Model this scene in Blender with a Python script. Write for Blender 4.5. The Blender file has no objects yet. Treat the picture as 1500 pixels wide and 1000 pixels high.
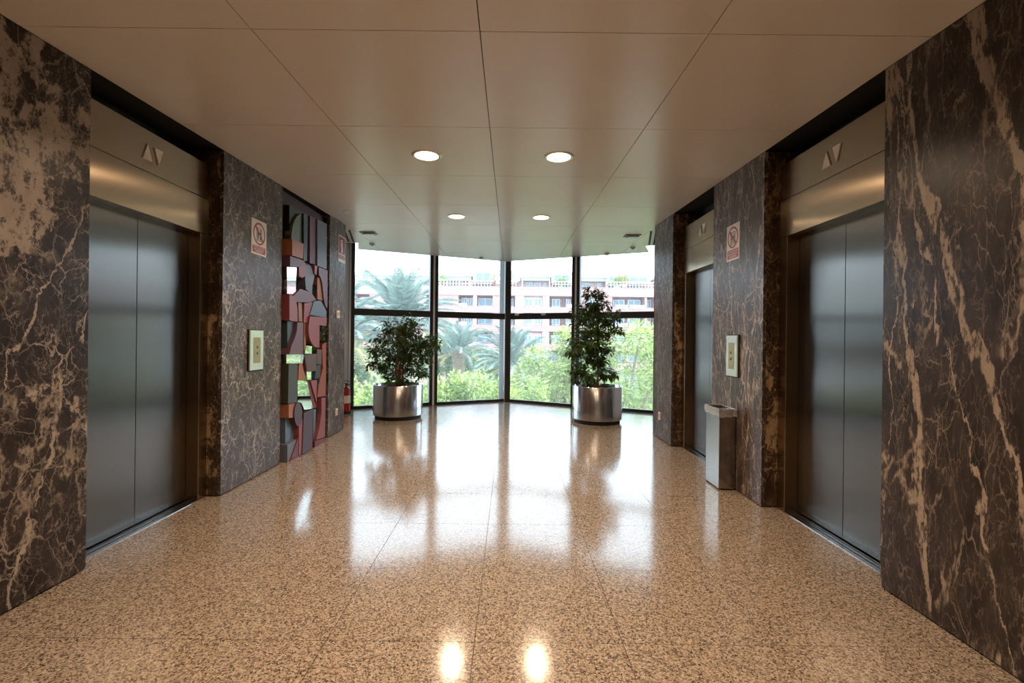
import bpy, bmesh, math, random
from mathutils import Vector, Matrix, noise as mnoise

random.seed(7)
C = bpy.context.scene.collection
sc = bpy.context.scene
R = math.radians

# ------------------------------------------------------------------ camera
F = 685.0          # focal length in pixels of the 1500 wide frame
EYE = 1.448
VPX, VPY, ROLL = 747.0, 495.0, 0.011
cam_d = bpy.data.cameras.new('camera')
cam = bpy.data.objects.new('camera', cam_d); C.objects.link(cam)
cam_d.sensor_width = 36.0
cam_d.lens = F / 1500.0 * 36.0
cam_d.shift_x = (750 - VPX) / 1500.0
cam_d.shift_y = -(500 - VPY) / 1500.0
cam_d.clip_end = 500
cam.matrix_world = Matrix.Translation((0, 0, EYE)) @ Matrix.Rotation(R(90), 4, 'X') @ Matrix.Rotation(ROLL, 4, 'Z')
sc.camera = cam

# ------------------------------------------------------------------ world, sun, exposure
w = bpy.data.worlds.new('world'); sc.world = w; w.use_nodes = True
bg = w.node_tree.nodes['Background']
bg.inputs[0].default_value = (0.74, 0.86, 1.0, 1)
bg.inputs[1].default_value = 7.0
sun_d = bpy.data.lights.new('sun', 'SUN'); sun = bpy.data.objects.new('sun', sun_d); C.objects.link(sun)
sun_d.energy = 9.0; sun_d.angle = R(0.6); sun_d.color = (1.0, 0.96, 0.86)
# sun stands high beyond the window, a little to the right
sun.rotation_euler = Vector((0.30, 0.40, 1.0)).to_track_quat('Z', 'Y').to_euler()
LAMP_POWER = 26.0
LAMP_COL = (1.0, 0.72, 0.49)
vs = sc.view_settings
vs.view_transform = 'Standard'; vs.look = 'None'; vs.gamma = 1; vs.exposure = 0.0; vs.use_curve_mapping = False
cy = sc.cycles
cy.use_denoising = True
cy.max_bounces = 10; cy.diffuse_bounces = 5; cy.glossy_bounces = 5; cy.transparent_max_bounces = 16
cy.sample_clamp_indirect = 8.0
cy.caustics_reflective = False; cy.caustics_refractive = False

# ------------------------------------------------------------------ helpers
def uv_of(px, py):
    dx, dy = px - VPX, py - VPY
    return dx + dy * ROLL, -dx * ROLL + dy
def at(px, py, Y):
    u, v = uv_of(px, py)
    return Vector((u * Y / F, Y, EYE - v * Y / F))
def on_x(px, py, X):
    u, v = uv_of(px, py)
    Y = X * F / u
    return Vector((X, Y, EYE - v * Y / F))

def link(name, me, mat=None, parent=None):
    o = bpy.data.objects.new(name, me); C.objects.link(o)
    if mat is not None and me is not None and len(me.materials) == 0: me.materials.append(mat)
    if parent is not None: o.parent = parent
    return o
def meta(o, label=None, cat=None, group=None, kind=None):
    if label: o['label'] = label
    if cat: o['category'] = cat
    if group: o['group'] = group
    if kind: o['kind'] = kind
    return o
def empty(name, loc=(0, 0, 0), rz=0, **k):
    o = bpy.data.objects.new(name, None); C.objects.link(o)
    o.location = loc; o.rotation_euler = (0, 0, rz); o.empty_display_size = .1
    return meta(o, **k)

class MB:
    """collects shapes; build() links them as one mesh object"""
    def __init__(s): s.bm = bmesh.new(); s.smooth = False
    def box(s, lo, hi, bevel=0, M=None):
        lo, hi = [min(a, b) for a, b in zip(lo, hi)], [max(a, b) for a, b in zip(lo, hi)]
        b = s.bm if not bevel else bmesh.new()
        vs_ = [b.verts.new((x, y, z)) for x in (lo[0], hi[0]) for y in (lo[1], hi[1]) for z in (lo[2], hi[2])]
        for f in ((0,1,3,2),(4,6,7,5),(0,4,5,1),(2,3,7,6),(0,2,6,4),(1,5,7,3)): b.faces.new([vs_[i] for i in f])
        if bevel:
            bmesh.ops.bevel(b, geom=list(b.edges), offset=bevel, segments=2, affect='EDGES', profile=.5)
            if M: bmesh.ops.transform(b, matrix=M, verts=b.verts)
            s.merge(b)
        elif M: bmesh.ops.transform(b, matrix=M, verts=vs_)
        return s
    def merge(s, b):
        me = bpy.data.meshes.new('tmp'); b.to_mesh(me); b.free(); s.bm.from_mesh(me); bpy.data.meshes.remove(me)
    def prism(s, pts, vec):
        """polygon (3D points) extruded by a vector"""
        a = [s.bm.verts.new(p) for p in pts]; b = [s.bm.verts.new(Vector(p) + Vector(vec)) for p in pts]
        n = len(pts); s.bm.faces.new(a); s.bm.faces.new(b[::-1])
        for i in range(n): s.bm.faces.new((a[i], b[i], b[(i+1) % n], a[(i+1) % n]))
        return s
    def lathe(s, prof, seg=48, c=(0, 0, 0)):
        rings = []
        for r, z in prof:
            if r < 1e-6: rings.append([s.bm.verts.new((c[0], c[1], c[2] + z))])
            else: rings.append([s.bm.verts.new((c[0] + r * math.cos(2*math.pi*i/seg), c[1] + r * math.sin(2*math.pi*i/seg), c[2] + z)) for i in range(seg)])
        for A, B in zip(rings, rings[1:]):
            for i in range(seg):
                j = (i + 1) % seg
                if len(A) == 1 and len(B) == 1: continue
                if len(A) == 1: s.bm.faces.new((A[0], B[i], B[j]))
                elif len(B) == 1: s.bm.faces.new((A[i], A[j], B[0]))
                else: s.bm.faces.new((A[i], A[j], B[j], B[i]))
        return s
    def tube(s, pts, rad, seg=8):
        pts = [Vector(p) for p in pts]; rings = []
        for i, p in enumerate(pts):
            d = (pts[min(i+1, len(pts)-1)] - pts[max(i-1, 0)]).normalized()
            a = d.orthogonal().normalized() if i == 0 else (a - d * a.dot(d)).normalized()
            b = d.cross(a); r = rad[i] if isinstance(rad, (list, tuple)) else rad
            rings.append([s.bm.verts.new(p + a * r * math.cos(2*math.pi*k/seg) + b * r * math.sin(2*math.pi*k/seg)) for k in range(seg)])
        for A, B in zip(rings, rings[1:]):
            for i in range(seg): s.bm.faces.new((A[i], A[(i+1) % seg], B[(i+1) % seg], B[i]))
        s.bm.faces.new(rings[0][::-1]); s.bm.faces.new(rings[-1])
        return s
    def build(s, name, mat, parent=None, smooth=False, **k):
        bmesh.ops.recalc_face_normals(s.bm, faces=s.bm.faces)
        me = bpy.data.meshes.new(name); s.bm.to_mesh(me); s.bm.free()
        if smooth:
            me.shade_smooth(); me.set_sharp_from_angle(angle=R(35))
        return meta(link(name, me, mat, parent), **k)

def box(name, lo, hi, mat, parent=None, bevel=0, **k):
    return MB().box(lo, hi, bevel).build(name, mat, parent, **k)

# ---------------- materials
def newmat(name):
    m = bpy.data.materials.new(name); m.use_nodes = True
    return m, m.node_tree.nodes, m.node_tree.links, m.node_tree.nodes['Principled BSDF']
def P(name, col, rough=.5, metal=0, vary=.08, scale=30, bump=0, aniso=0, spec=.5, coat=0, trans=0, emit=None, estr=0):
    m, n, l, b = newmat(name)
    b.inputs['Roughness'].default_value = rough; b.inputs['Metallic'].default_value = metal
    b.inputs['Specular IOR Level'].default_value = spec; b.inputs['Anisotropic'].default_value = aniso
    b.inputs['Coat Weight'].default_value = coat
    b.inputs['Anisotropic Rotation'].default_value = 0
    t = n.new('ShaderNodeTexNoise'); t.inputs['Scale'].default_value = scale; t.inputs['Detail'].default_value = 4
    g = n.new('ShaderNodeNewGeometry'); l.new(g.outputs['Position'], t.inputs['Vector'])
    r = n.new('ShaderNodeValToRGB'); l.new(t.outputs['Fac'], r.inputs[0])
    r.color_ramp.elements[0].position = .3; r.color_ramp.elements[1].position = .7
    r.color_ramp.elements[0].color = [c * (1 - vary) for c in col] + [1]
    r.color_ramp.elements[1].color = [min(1, c * (1 + vary)) for c in col] + [1]
    l.new(r.outputs[0], b.inputs['Base Color'])
    if bump:
        bn = n.new('ShaderNodeBump'); bn.inputs['Strength'].default_value = bump; bn.inputs['Distance'].default_value = .01
        l.new(t.outputs['Fac'], bn.inputs['Height']); l.new(bn.outputs[0], b.inputs['Normal'])
    if emit:
        b.inputs['Emission Color'].default_value = (*emit, 1); b.inputs['Emission Strength'].default_value = estr
    return m

def marble(name, seed, dark, mid, vein, patch=.62, big=.5, fine=.75, stretch=(1, 1, 1), rot=0, rough=.3, lines=(), pz=None, mask=0.0):
    m, n, l, b = newmat(name)
    def N(t, **k):
        x = n.new(t)
        for a, v in k.items(): setattr(x, a, v)
        return x
    g = N('ShaderNodeNewGeometry')
    mp = N('ShaderNodeMapping'); l.new(g.outputs['Position'], mp.inputs['Vector'])
    mp.inputs['Location'].default_value = (seed * 3.7, seed * 5.1, seed * 2.3)
    mp.inputs['Rotation'].default_value = (rot, 0, 0); mp.inputs['Scale'].default_value = stretch
    def noise(scale, detail=5, rough_=.55, vec=None, dist=0):
        t = N('ShaderNodeTexNoise'); t.inputs['Scale'].default_value = scale; t.inputs['Detail'].default_value = detail
        t.inputs['Roughness'].default_value = rough_; t.inputs['Distortion'].default_value = dist
        l.new(vec or mp.outputs[0], t.inputs['Vector']); return t
    def math_(op, a, b_=None, clamp=False):
        x = N('ShaderNodeMath', operation=op); x.use_clamp = clamp
        for i, v in enumerate((a, b_)):
            if v is None: continue
            if isinstance(v, (int, float)): x.inputs[i].default_value = v
            else: l.new(v, x.inputs[i])
        return x.outputs[0]
    def smooth(v, lo, hi, o0=0, o1=1):
        x = N('ShaderNodeMapRange'); x.interpolation_type = 'SMOOTHSTEP'
        l.new(v, x.inputs['Value']); x.inputs['From Min'].default_value = lo; x.inputs['From Max'].default_value = hi
        x.inputs['To Min'].default_value = o0; x.inputs['To Max'].default_value = o1; return x.outputs[0]
    w1 = noise(2.2, 6, .6)
    sub = N('ShaderNodeVectorMath', operation='SUBTRACT'); l.new(w1.outputs['Color'], sub.inputs[0]); sub.inputs[1].default_value = (.5, .5, .5)
    mul = N('ShaderNodeVectorMath', operation='SCALE'); l.new(sub.outputs[0], mul.inputs[0]); mul.inputs['Scale'].default_value = .38
    add = N('ShaderNodeVectorMath', operation='ADD'); l.new(mp.outputs[0], add.inputs[0]); l.new(mul.outputs[0], add.inputs[1])
    W = add.outputs[0]
    def vor(scale, width, vec):
        v = N('ShaderNodeTexVoronoi', feature='DISTANCE_TO_EDGE'); v.inputs['Scale'].default_value = scale
        l.new(vec, v.inputs['Vector']); return smooth(v.outputs['Distance'], 0, width, 1, 0)
    m1 = smooth(noise(3.0, 4, .6).outputs['Fac'], .45 - mask, .62 - mask)
    m2 = smooth(noise(4.5, 4, .6, dist=.6).outputs['Fac'], .44 - mask, .6 - mask)
    m3 = smooth(noise(9, 3, .6).outputs['Fac'], .4, .6)
    v1 = math_('MULTIPLY', vor(4.5, .030, W), m1)
    v2 = math_('MULTIPLY', vor(10, .045, W), m2)
    v3 = math_('MULTIPLY', vor(24, .07, W), m3)
    # long veins: level sets of a stretched noise
    ln = noise(1.15, 7, .58, dist=.35)
    lv = math_('ABSOLUTE', math_('SUBTRACT', ln.outputs['Fac'], .5))
    long_ = smooth(lv, .0, .022, 1, 0)
    lmask = smooth(noise(1.7, 3, .5).outputs['Fac'], .46, .56)
    brk = smooth(noise(22, 4, .7).outputs['Fac'], .36, .56)
    long_ = math_('MULTIPLY', math_('MULTIPLY', long_, lmask), math_('MULTIPLY', brk, big))
    # broad cream patches, torn at the rim
    pn = noise(1.9, 12, .68, dist=.25); pv = pn.outputs['Fac']
    sp = N('ShaderNodeSeparateXYZ'); l.new(g.outputs['Position'], sp.inputs[0])
    if pz:   # the slab's own cloud of cream lies around a height
        dz = math_('ABSOLUTE', math_('SUBTRACT', sp.outputs['Z'], pz[0]))
        pv = math_('ADD', pv, smooth(dz, pz[1] * .4, pz[1] * 1.5, pz[2], 0))
    pa = smooth(pv, patch, patch + .035)
    pa = math_('MULTIPLY', pa, smooth(noise(13, 7, .75).outputs['Fac'], .40, .50))
    fin = math_('MULTIPLY', math_('ADD', math_('MULTIPLY', v2, .75), math_('MULTIPLY', v3, .45)), fine)
    tot = math_('MAXIMUM', math_('MAXIMUM', math_('MULTIPLY', v1, fine), fin), math_('MAXIMUM', long_, math_('MULTIPLY', pa, .9)))
    sw = N('ShaderNodeSeparateXYZ'); l.new(sub.outputs[0], sw.inputs[0])
    lw = noise(2.6, 8, .62); lwv = math_('MULTIPLY', math_('SUBTRACT', lw.outputs['Fac'], .5), .42)
    tear = smooth(noise(16, 6, .75).outputs['Fac'], .38, .52)
    wn = smooth(noise(3.3, 2, .5).outputs['Fac'], .35, .65, .45, 1.5)
    for (y0_, sl_, wd_) in lines:   # single long veins running down the slab
        d_ = math_('SUBTRACT', math_('SUBTRACT', sp.outputs['Y'], y0_), math_('MULTIPLY', math_('SUBTRACT', sp.outputs['Z'], 1.45), sl_))
        d_ = math_('DIVIDE', math_('ABSOLUTE', math_('ADD', d_, lwv)), wn)
        tot = math_('MAXIMUM', tot, math_('MULTIPLY', math_('MULTIPLY', smooth(d_, wd_ * .6, wd_, 1, 0), tear), .9))
    tot = math_('MINIMUM', tot, 1.0)
    basen = noise(7, 8, .7)
    r = N('ShaderNodeValToRGB'); l.new(basen.outputs['Fac'], r.inputs[0])
    r.color_ramp.elements[0].position = .35; r.color_ramp.elements[1].position = .68
    r.color_ramp.elements[0].color = (*dark, 1); r.color_ramp.elements[1].color = (*mid, 1)
    vr = N('ShaderNodeValToRGB'); l.new(noise(5, 5, .6).outputs['Fac'], vr.inputs[0])
    vr.color_ramp.elements[0].position = .35; vr.color_ramp.elements[1].position = .7
    vr.color_ramp.elements[0].color = [c * .72 for c in vein] + [1]; vr.color_ramp.elements[1].color = (*vein, 1)
    mx = N('ShaderNodeMix', data_type='RGBA'); l.new(tot, mx.inputs['Factor'])
    l.new(r.outputs[0], mx.inputs['A']); l.new(vr.outputs[0], mx.inputs['B'])
    l.new(mx.outputs['Result'], b.inputs['Base Color'])
    b.inputs['Roughness'].default_value = rough; b.inputs['Specular IOR Level'].default_value = .25
    return m

VEIN = (.50, .42, .35)
M = {}
M['marble_front_l'] = marble('marble_cream_patches', 1.3, (.016, .012, .011), (.05, .038, .034), VEIN, patch=.565, big=.7, fine=.75, mask=.02, stretch=(1, 1.1, .8), lines=[(2.80, .27, .016), (2.5, .45, .010)], pz=(2.25, .6, .105))
M['marble_front_r'] = marble('marble_tall_veins', 4.1, (.020, .015, .013), (.06, .045, .038), (.46, .37, .29), patch=.66, big=.9, fine=.62, stretch=(1, 1.5, .5), rot=R(8), lines=[(2.57, .10, .026), (2.22, .30, .030), (2.36, .22, .010), (1.85, .25, .024), (1.45, .2, .02), (2.68, -.06, .008)])
M['marble_pier_l'] = marble('marble_pier_left', 7.2, (.040, .029, .027), (.085, .064, .060), (.56, .47, .41), patch=.74, big=.5, fine=.95, mask=.05, stretch=(1, 1.2, .8))
M['marble_pier_r'] = marble('marble_pier_right', 2.6, (.040, .029, .026), (.088, .066, .060), (.54, .42, .34), patch=.70, big=.8, fine=.95, mask=.04, stretch=(1, 1.6, .6), rot=R(-8), lines=[(4.66, .05, .013), (4.22, -.10, .013), (4.45, .22, .008), (4.9, .1, .008)])
M['marble_return'] = marble('marble_return', 9.4, (.03, .019, .012), (.09, .056, .035), (.60, .42, .24), patch=.55, big=.8, fine=.8, stretch=(1.4, 1, .7))
M['marble_end'] = marble('marble_end_pier', 5.5, (.045, .036, .035), (.095, .08, .078), (.50, .44, .41), patch=.72, big=.6, fine=1.0, mask=.05, stretch=(1, 1.5, .6))

def terrazzo():
    m, n, l, b = newmat('terrazzo')
    g = n.new('ShaderNodeNewGeometry')
    def vcell(scale, stops):
        v = n.new('ShaderNodeTexVoronoi'); v.inputs['Scale'].default_value = scale; l.new(g.outputs['Position'], v.inputs['Vector'])
        s = n.new('ShaderNodeSeparateColor'); l.new(v.outputs['Color'], s.inputs[0])
        r = n.new('ShaderNodeValToRGB'); r.color_ramp.interpolation = 'CONSTANT'; l.new(s.outputs[0], r.inputs[0])
        e = r.color_ramp.elements
        e[0].position = stops[0][0]; e[0].color = (*stops[0][1], 1); e[1].position = stops[1][0]; e[1].color = (*stops[1][1], 1)
        for p, c in stops[2:]:
            x = e.new(p); x.color = (*c, 1)
        return r
    a = vcell(125, [(0, (.028, .02, .018)), (.22, (.17, .12, .085)), (.38, (.36, .27, .19)), (.62, (.48, .38, .28)), (.86, (.60, .51, .41))])
    c = vcell(260, [(0, (.06, .04, .03)), (.28, (.28, .21, .15)), (.5, (.46, .37, .27)), (.8, (.58, .49, .38))])
    mx = n.new('ShaderNodeMix'); mx.data_type = 'RGBA'; mx.inputs['Factor'].default_value = .4
    l.new(a.outputs[0], mx.inputs['A']); l.new(c.outputs[0], mx.inputs['B']); l.new(mx.outputs['Result'], b.inputs['Base Color'])
    t = n.new('ShaderNodeTexNoise'); t.inputs['Scale'].default_value = 3; t.inputs['Detail'].default_value = 6; l.new(g.outputs['Position'], t.inputs['Vector'])
    mr = n.new('ShaderNodeMapRange'); l.new(t.outputs['Fac'], mr.inputs['Value']); mr.inputs['To Min'].default_value = .09; mr.inputs['To Max'].default_value = .16
    l.new(mr.outputs[0], b.inputs['Roughness'])
    b.inputs['Specular IOR Level'].default_value = .75
    bn = n.new('ShaderNodeBump'); bn.inputs['Strength'].default_value = .012; bn.inputs['Distance'].default_value = .002
    t2 = n.new('ShaderNodeTexNoise'); t2.inputs['Scale'].default_value = 9; l.new(g.outputs['Position'], t2.inputs['Vector'])
    l.new(t2.outputs['Fac'], bn.inputs['Height']); l.new(bn.outputs[0], b.inputs['Normal'])
    return m
M['terrazzo'] = terrazzo()
M['grout'] = P('grout', (.10, .075, .05), .8)
M['ceiling'] = P('ceiling_enamel', (.86, .81, .77), .26, vary=.02, scale=2, spec=.4)
M['white'] = P('white_paint', (.68, .67, .64), .55, vary=.03)
M['black'] = P('black_void', (.008, .007, .006), .7)
M['concrete'] = P('concrete', (.25, .24, .22), .9)
M['steel'] = P('brushed_steel', (.20, .185, .17), .24, 1, vary=.02, scale=60, aniso=1.0)
M['steel_frame'] = P('bronze_tinted_steel', (.38, .29, .20), .21, 1, vary=.03, scale=60, aniso=1.0)
M['steel_edge'] = P('dark_steel_edge', (.08, .07, .06), .4, .8)
M['chrome'] = P('polished_steel', (.55, .56, .58), .20, 1, vary=.03)
M['bin_steel'] = P('bin_steel', (.42, .40, .37), .18, 1, vary=.04, aniso=.6)
M['frame'] = P('window_frame_dark', (.022, .020, .020), .4)
M['alu'] = P('grey_aluminium', (.80, .85, .88), .35)
M['trimlight'] = P('pale_weather_strip', (.75, .80, .86), .4)
M['ring'] = P('lamp_ring', (.75, .70, .62), .3, .6)
M['lens'] = P('lamp_lens', (1, .9, .75), .5, emit=(1.0, .80, .52), estr=10)
M['arrow'] = P('arrow_lens', (.85, .78, .68), .3)
M['glow'] = P('small_lens', (.95, .88, .72), .4, vary=.01)
M['plastic_w'] = P('white_plastic', (.72, .70, .64), .4)
M['plastic_g'] = P('grey_plastic', (.30, .32, .31), .5)
M['clear_lens'] = P('clear_lens', (.55, .68, .72), .15)
M['panel_glass'] = P('panel_pale_glass', (.55, .76, .82), .06, vary=.03, spec=1, coat=1)  # bluish base colour carries the window's reflection on the face plate
M['panel_dark'] = P('panel_olive', (.30, .30, .16), .25)
M['soil'] = P('soil', (.03, .02, .012), .95, bump=.6)
M['bark'] = P('ficus_bark', (.24, .13, .07), .8, bump=.5, scale=50)
M['red'] = P('extinguisher_red', (.35, .012, .01), .25, spec=.6)
M['signwhite'] = P('sign_white', (.76, .70, .63), .4)
M['signred'] = P('sign_red', (.33, .02, .02), .4)
M['signblack'] = P('sign_black', (.03, .05, .03), .5)
M['mirror'] = P('mirror', (.82, .86, .86), .02, 1, vary=.0)

def glassmat():
    m, n, l, b = newmat('window_glass'); n.remove(b); out = n['Material Output']
    tr = n.new('ShaderNodeBsdfTransparent'); tr.inputs[0].default_value = (.90, .95, .95, 1)
    gl = n.new('ShaderNodeBsdfGlossy'); gl.inputs['Roughness'].default_value = .02
    fr = n.new('ShaderNodeFresnel'); fr.inputs[0].default_value = 1.45
    di = n.new('ShaderNodeBsdfTranslucent'); di.inputs[0].default_value = (.9, .95, 1, 1)  # translucent share puts the veiling glare of the view into the glass
    t = n.new('ShaderNodeTexNoise'); t.inputs['Scale'].default_value = .9
    mr = n.new('ShaderNodeMapRange'); l.new(t.outputs['Fac'], mr.inputs['Value']); mr.inputs['To Min'].default_value = .015; mr.inputs['To Max'].default_value = .055
    m1 = n.new('ShaderNodeMixShader'); l.new(mr.outputs[0], m1.inputs[0]); l.new(tr.outputs[0], m1.inputs[1]); l.new(di.outputs[0], m1.inputs[2])
    m2 = n.new('ShaderNodeMixShader'); l.new(fr.outputs[0], m2.inputs[0]); l.new(m1.outputs[0], m2.inputs[1]); l.new(gl.outputs[0], m2.inputs[2])
    l.new(m2.outputs[0], out.inputs[0]); return m
M['glass'] = glassmat()
def film():
    m, n, l, b = newmat('clear_plastic_film'); out = n['Material Output']
    b.inputs['Base Color'].default_value = (.8, .8, .8, 1); b.inputs['Roughness'].default_value = .12
    tr = n.new('ShaderNodeBsdfTransparent'); mx = n.new('ShaderNodeMixShader')
    t = n.new('ShaderNodeTexNoise'); t.inputs['Scale'].default_value = 30
    mr = n.new('ShaderNodeMapRange'); l.new(t.outputs['Fac'], mr.inputs['Value']); mr.inputs['To Min'].default_value = .1; mr.inputs['To Max'].default_value = .6
    l.new(mr.outputs[0], mx.inputs[0]); l.new(tr.outputs[0], mx.inputs[1]); l.new(b.outputs[0], mx.inputs[2]); l.new(mx.outputs[0], out.inputs[0])
    return m
M['film'] = film()
def leafmat(name, a, b_, trans=.35, rough=.4):
    m, n, l, b = newmat(name); out = n['Material Output']
    g = n.new('ShaderNodeNewGeometry'); t = n.new('ShaderNodeTexNoise'); t.inputs['Scale'].default_value = 2.5; l.new(g.outputs['Position'], t.inputs['Vector'])
    ad = n.new('ShaderNodeMath'); ad.operation = 'ADD'; l.new(g.outputs['Random Per Island'], ad.inputs[0]); l.new(t.outputs['Fac'], ad.inputs[1])
    hf = n.new('ShaderNodeMath'); hf.operation = 'MULTIPLY'; hf.inputs[1].default_value = .5; l.new(ad.outputs[0], hf.inputs[0])
    r = n.new('ShaderNodeValToRGB'); l.new(hf.outputs[0], r.inputs[0]); r.color_ramp.elements[0].position = .2; r.color_ramp.elements[1].position = .8
    r.color_ramp.elements[0].color = (*a, 1); r.color_ramp.elements[1].color = (*b_, 1)
    l.new(r.outputs[0], b.inputs['Base Color']); b.inputs['Roughness'].default_value = rough
    tl = n.new('ShaderNodeBsdfTranslucent'); l.new(r.outputs[0], tl.inputs[0])
    mx = n.new('ShaderNodeMixShader'); mx.inputs[0].default_value = trans
    l.new(b.outputs[0], mx.inputs[1]); l.new(tl.outputs[0], mx.inputs[2]); l.new(mx.outputs[0], out.inputs[0]); return m
M['ficus'] = leafmat('ficus_leaf', (.022, .05, .012), (.085, .16, .035), .25, .32)
M['tree_bright'] = leafmat('leaf_bright', (.04, .10, .02), (.52, .62, .16), .42)
M['tree_mid'] = leafmat('leaf_mid', (.04, .10, .035), (.20, .29, .11), .4)
M['palm'] = leafmat('palm_leaf', (.05, .09, .075), (.34, .43, .38), .25)
M['palm_yellow'] = leafmat('palm_leaf_old', (.3, .28, .12), (.5, .42, .2), .3)
M['trunk'] = P('palm_trunk', (.16, .12, .08), .9, bump=.8, scale=12)

# ------------------------------------------------------------------ room geometry
XL, XR = -2.58, 2.20
Y0, YE_L, YE_R = -3.4, 7.30, 7.14
APEX = Vector((-.10, 10.75)); WL = Vector((-3.20, 9.32)); WR = Vector((2.92, 9.18))
def ceil_z(y):
    return EYE + 1.536 + .0277 * min(y, 7.2)

def clip(poly, conv):
    """clip a 2D polygon by a convex counter-clockwise polygon"""
    out = poly
    for i in range(len(conv)):
        a, b = conv[i], conv[(i+1) % len(conv)]
        inp, out = out, []
        for j in range(len(inp)):
            p, q = inp[j], inp[(j+1) % len(inp)]
            sp = (b[0]-a[0])*(p[1]-a[1]) - (b[1]-a[1])*(p[0]-a[0]); sq = (b[0]-a[0])*(q[1]-a[1]) - (b[1]-a[1])*(q[0]-a[0])
            if sp >= 0: out.append(p)
            if (sp >= 0) != (sq >= 0):
                t = sp / (sp - sq); out.append((p[0] + (q[0]-p[0])*t, p[1] + (q[1]-p[1])*t))
        if not out: return []
    ok = [p for k, p in enumerate(out) if (abs(p[0]-out[k-1][0]) + abs(p[1]-out[k-1][1])) > 1e-4]
    if len(ok) < 3: return []
    ar = abs(sum(ok[k-1][0]*ok[k][1] - ok[k][0]*ok[k-1][1] for k in range(len(ok)))) / 2
    return ok if ar > .002 else []

# floor: base slab with tiles let into it
hall = [(-2.84, Y0), (2.47, Y0), (2.47, 7.167), (-2.84, 7.167)]
bay = [(-3.2, 7.167), (2.92, 7.167), (WR.x, WR.y), (APEX.x, APEX.y), (WL.x, WL.y)]
fb = MB()
fb.prism([(x, y, -.30) for x, y in [(-2.9, Y0-.1), (2.5, Y0-.1), (2.5, 7.0), (3.1, 7.0), (3.1, 9.3), (-.1, 11.0), (-3.4, 9.45), (-3.4, 7.0), (-2.9, 7.0)]], (0, 0, .292))
floor = fb.build('floor', M['grout'], kind='structure', label='polished tan speckled terrazzo floor of the elevator lobby')
TS = .706
def tile(i, j, region):
    x0 = -.153 + i * TS; y0 = 2.225 + j * .706; g = .0016
    poly = clip([(x0+g, y0+g), (x0+TS-g, y0+g), (x0+TS-g, y0+TS-g), (x0+g, y0+TS-g)], region)
    if poly:
        MB().prism([(x, y, -.0085) for x, y in poly], (0, 0, .0085 + random.uniform(0, .0003))).build('tile', M['terrazzo'], floor)
for j in range(-5, 7):
    for i in range(-4, 4): tile(i, j, hall)
for j in range(7, 13):
    for i in range(-5, 5): tile(i, j, bay)

# ceiling
ce = MB()
def roofpoly(z, pts, h): ce.prism([(x, y, z) for x, y in pts], (0, 0, h))
roofpoly(3.80, [(-3.4, Y0-.1), (3.1, Y0-.1), (3.6, 10.5), (-.1, 12.05), (-3.9, 10.6)], .25)  # unseen overhang past the glass, added and shaped to limit sun on the floor
# plenum side above the shafts, and the upstand behind the free ceiling edge
E_L, E_A, E_R = (-3.02, 9.30), (-.13, 10.58), (2.72, 9.28)
ceiling = ce.build('ceiling', M['concrete'], kind='structure', label='white enamelled metal panel ceiling over the lobby')
back = MB()
for (a, b) in ((Y0, 7.2), ):
    back.prism([(-2.95, a, ceil_z(a) + .02), (-2.95, b, ceil_z(b) + .02), (-2.95, b, ceil_z(b) + .06), (-2.95, a, ceil_z(a) + .06)], (5.55, 0, 0))
zf = ceil_z(8)
back.prism([(x, y, zf + .014) for x, y in [(-3.2, 7.2), (2.9, 7.2), (2.9, 8.60), (2.42, 8.60), (2.67, 9.26), (-.13, 10.53), (-2.97, 9.27), (-2.76, 8.63), (-3.2, 8.63)]], (0, 0, .04))
back.build('backing', M['black'], ceiling)
up = MB()
def upstand(a, b, t=.02):
    a, b = Vector(a), Vector(b); d = (b - a).normalized(); nrm = Vector((-d.y, d.x)) * t
    up.prism([(a.x, a.y, zf - .002), (b.x, b.y, zf - .002), (b.x + nrm.x, b.y + nrm.y, zf - .002), (a.x + nrm.x, a.y + nrm.y, zf - .002)], (0, 0, 3.80 - zf))
for a, b in (((-3.19, 8.65), (-2.80, 8.65)), ((-2.80, 8.65), E_L), (E_L, E_A), (E_A, E_R), (E_R, (2.45, 8.62)), ((2.45, 8.62), (2.90, 8.62))): upstand(a, b)
up.build('edge_upstand', M['ceiling'], ceiling)
YC = [2.45 + 1.19 * k for k in range(-5, 8)]
def cpanel(poly):
    MB().prism([(x, y, ceil_z(y)) for x, y in poly], (0, 0, .018)).build('panel', M['ceiling'], ceiling)
reg1 = [(XL, Y0), (XR, Y0), (XR, 7.21), (XL, 7.21)]
reg2 = [(-3.19, 7.21), (2.90, 7.21), (2.90, 8.62), (-3.19, 8.65)]
reg3 = [(-2.80, 8.65), (2.45, 8.62), E_R, E_A, E_L]
for j in range(len(YC) - 1):
    for i in range(-3, 3):
        g = .0028; x0 = -.175 + 1.2 * i; y0 = YC[j]
        sq = [(x0+g, y0+g), (x0+1.2-g, y0+g), (x0+1.2-g, y0+1.19-g), (x0+g, y0+1.19-g)]
        for reg in ((reg1,) if j < 9 else (reg2, reg3)):
            p = clip(sq, reg)
            if p: cpanel(p)

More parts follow.
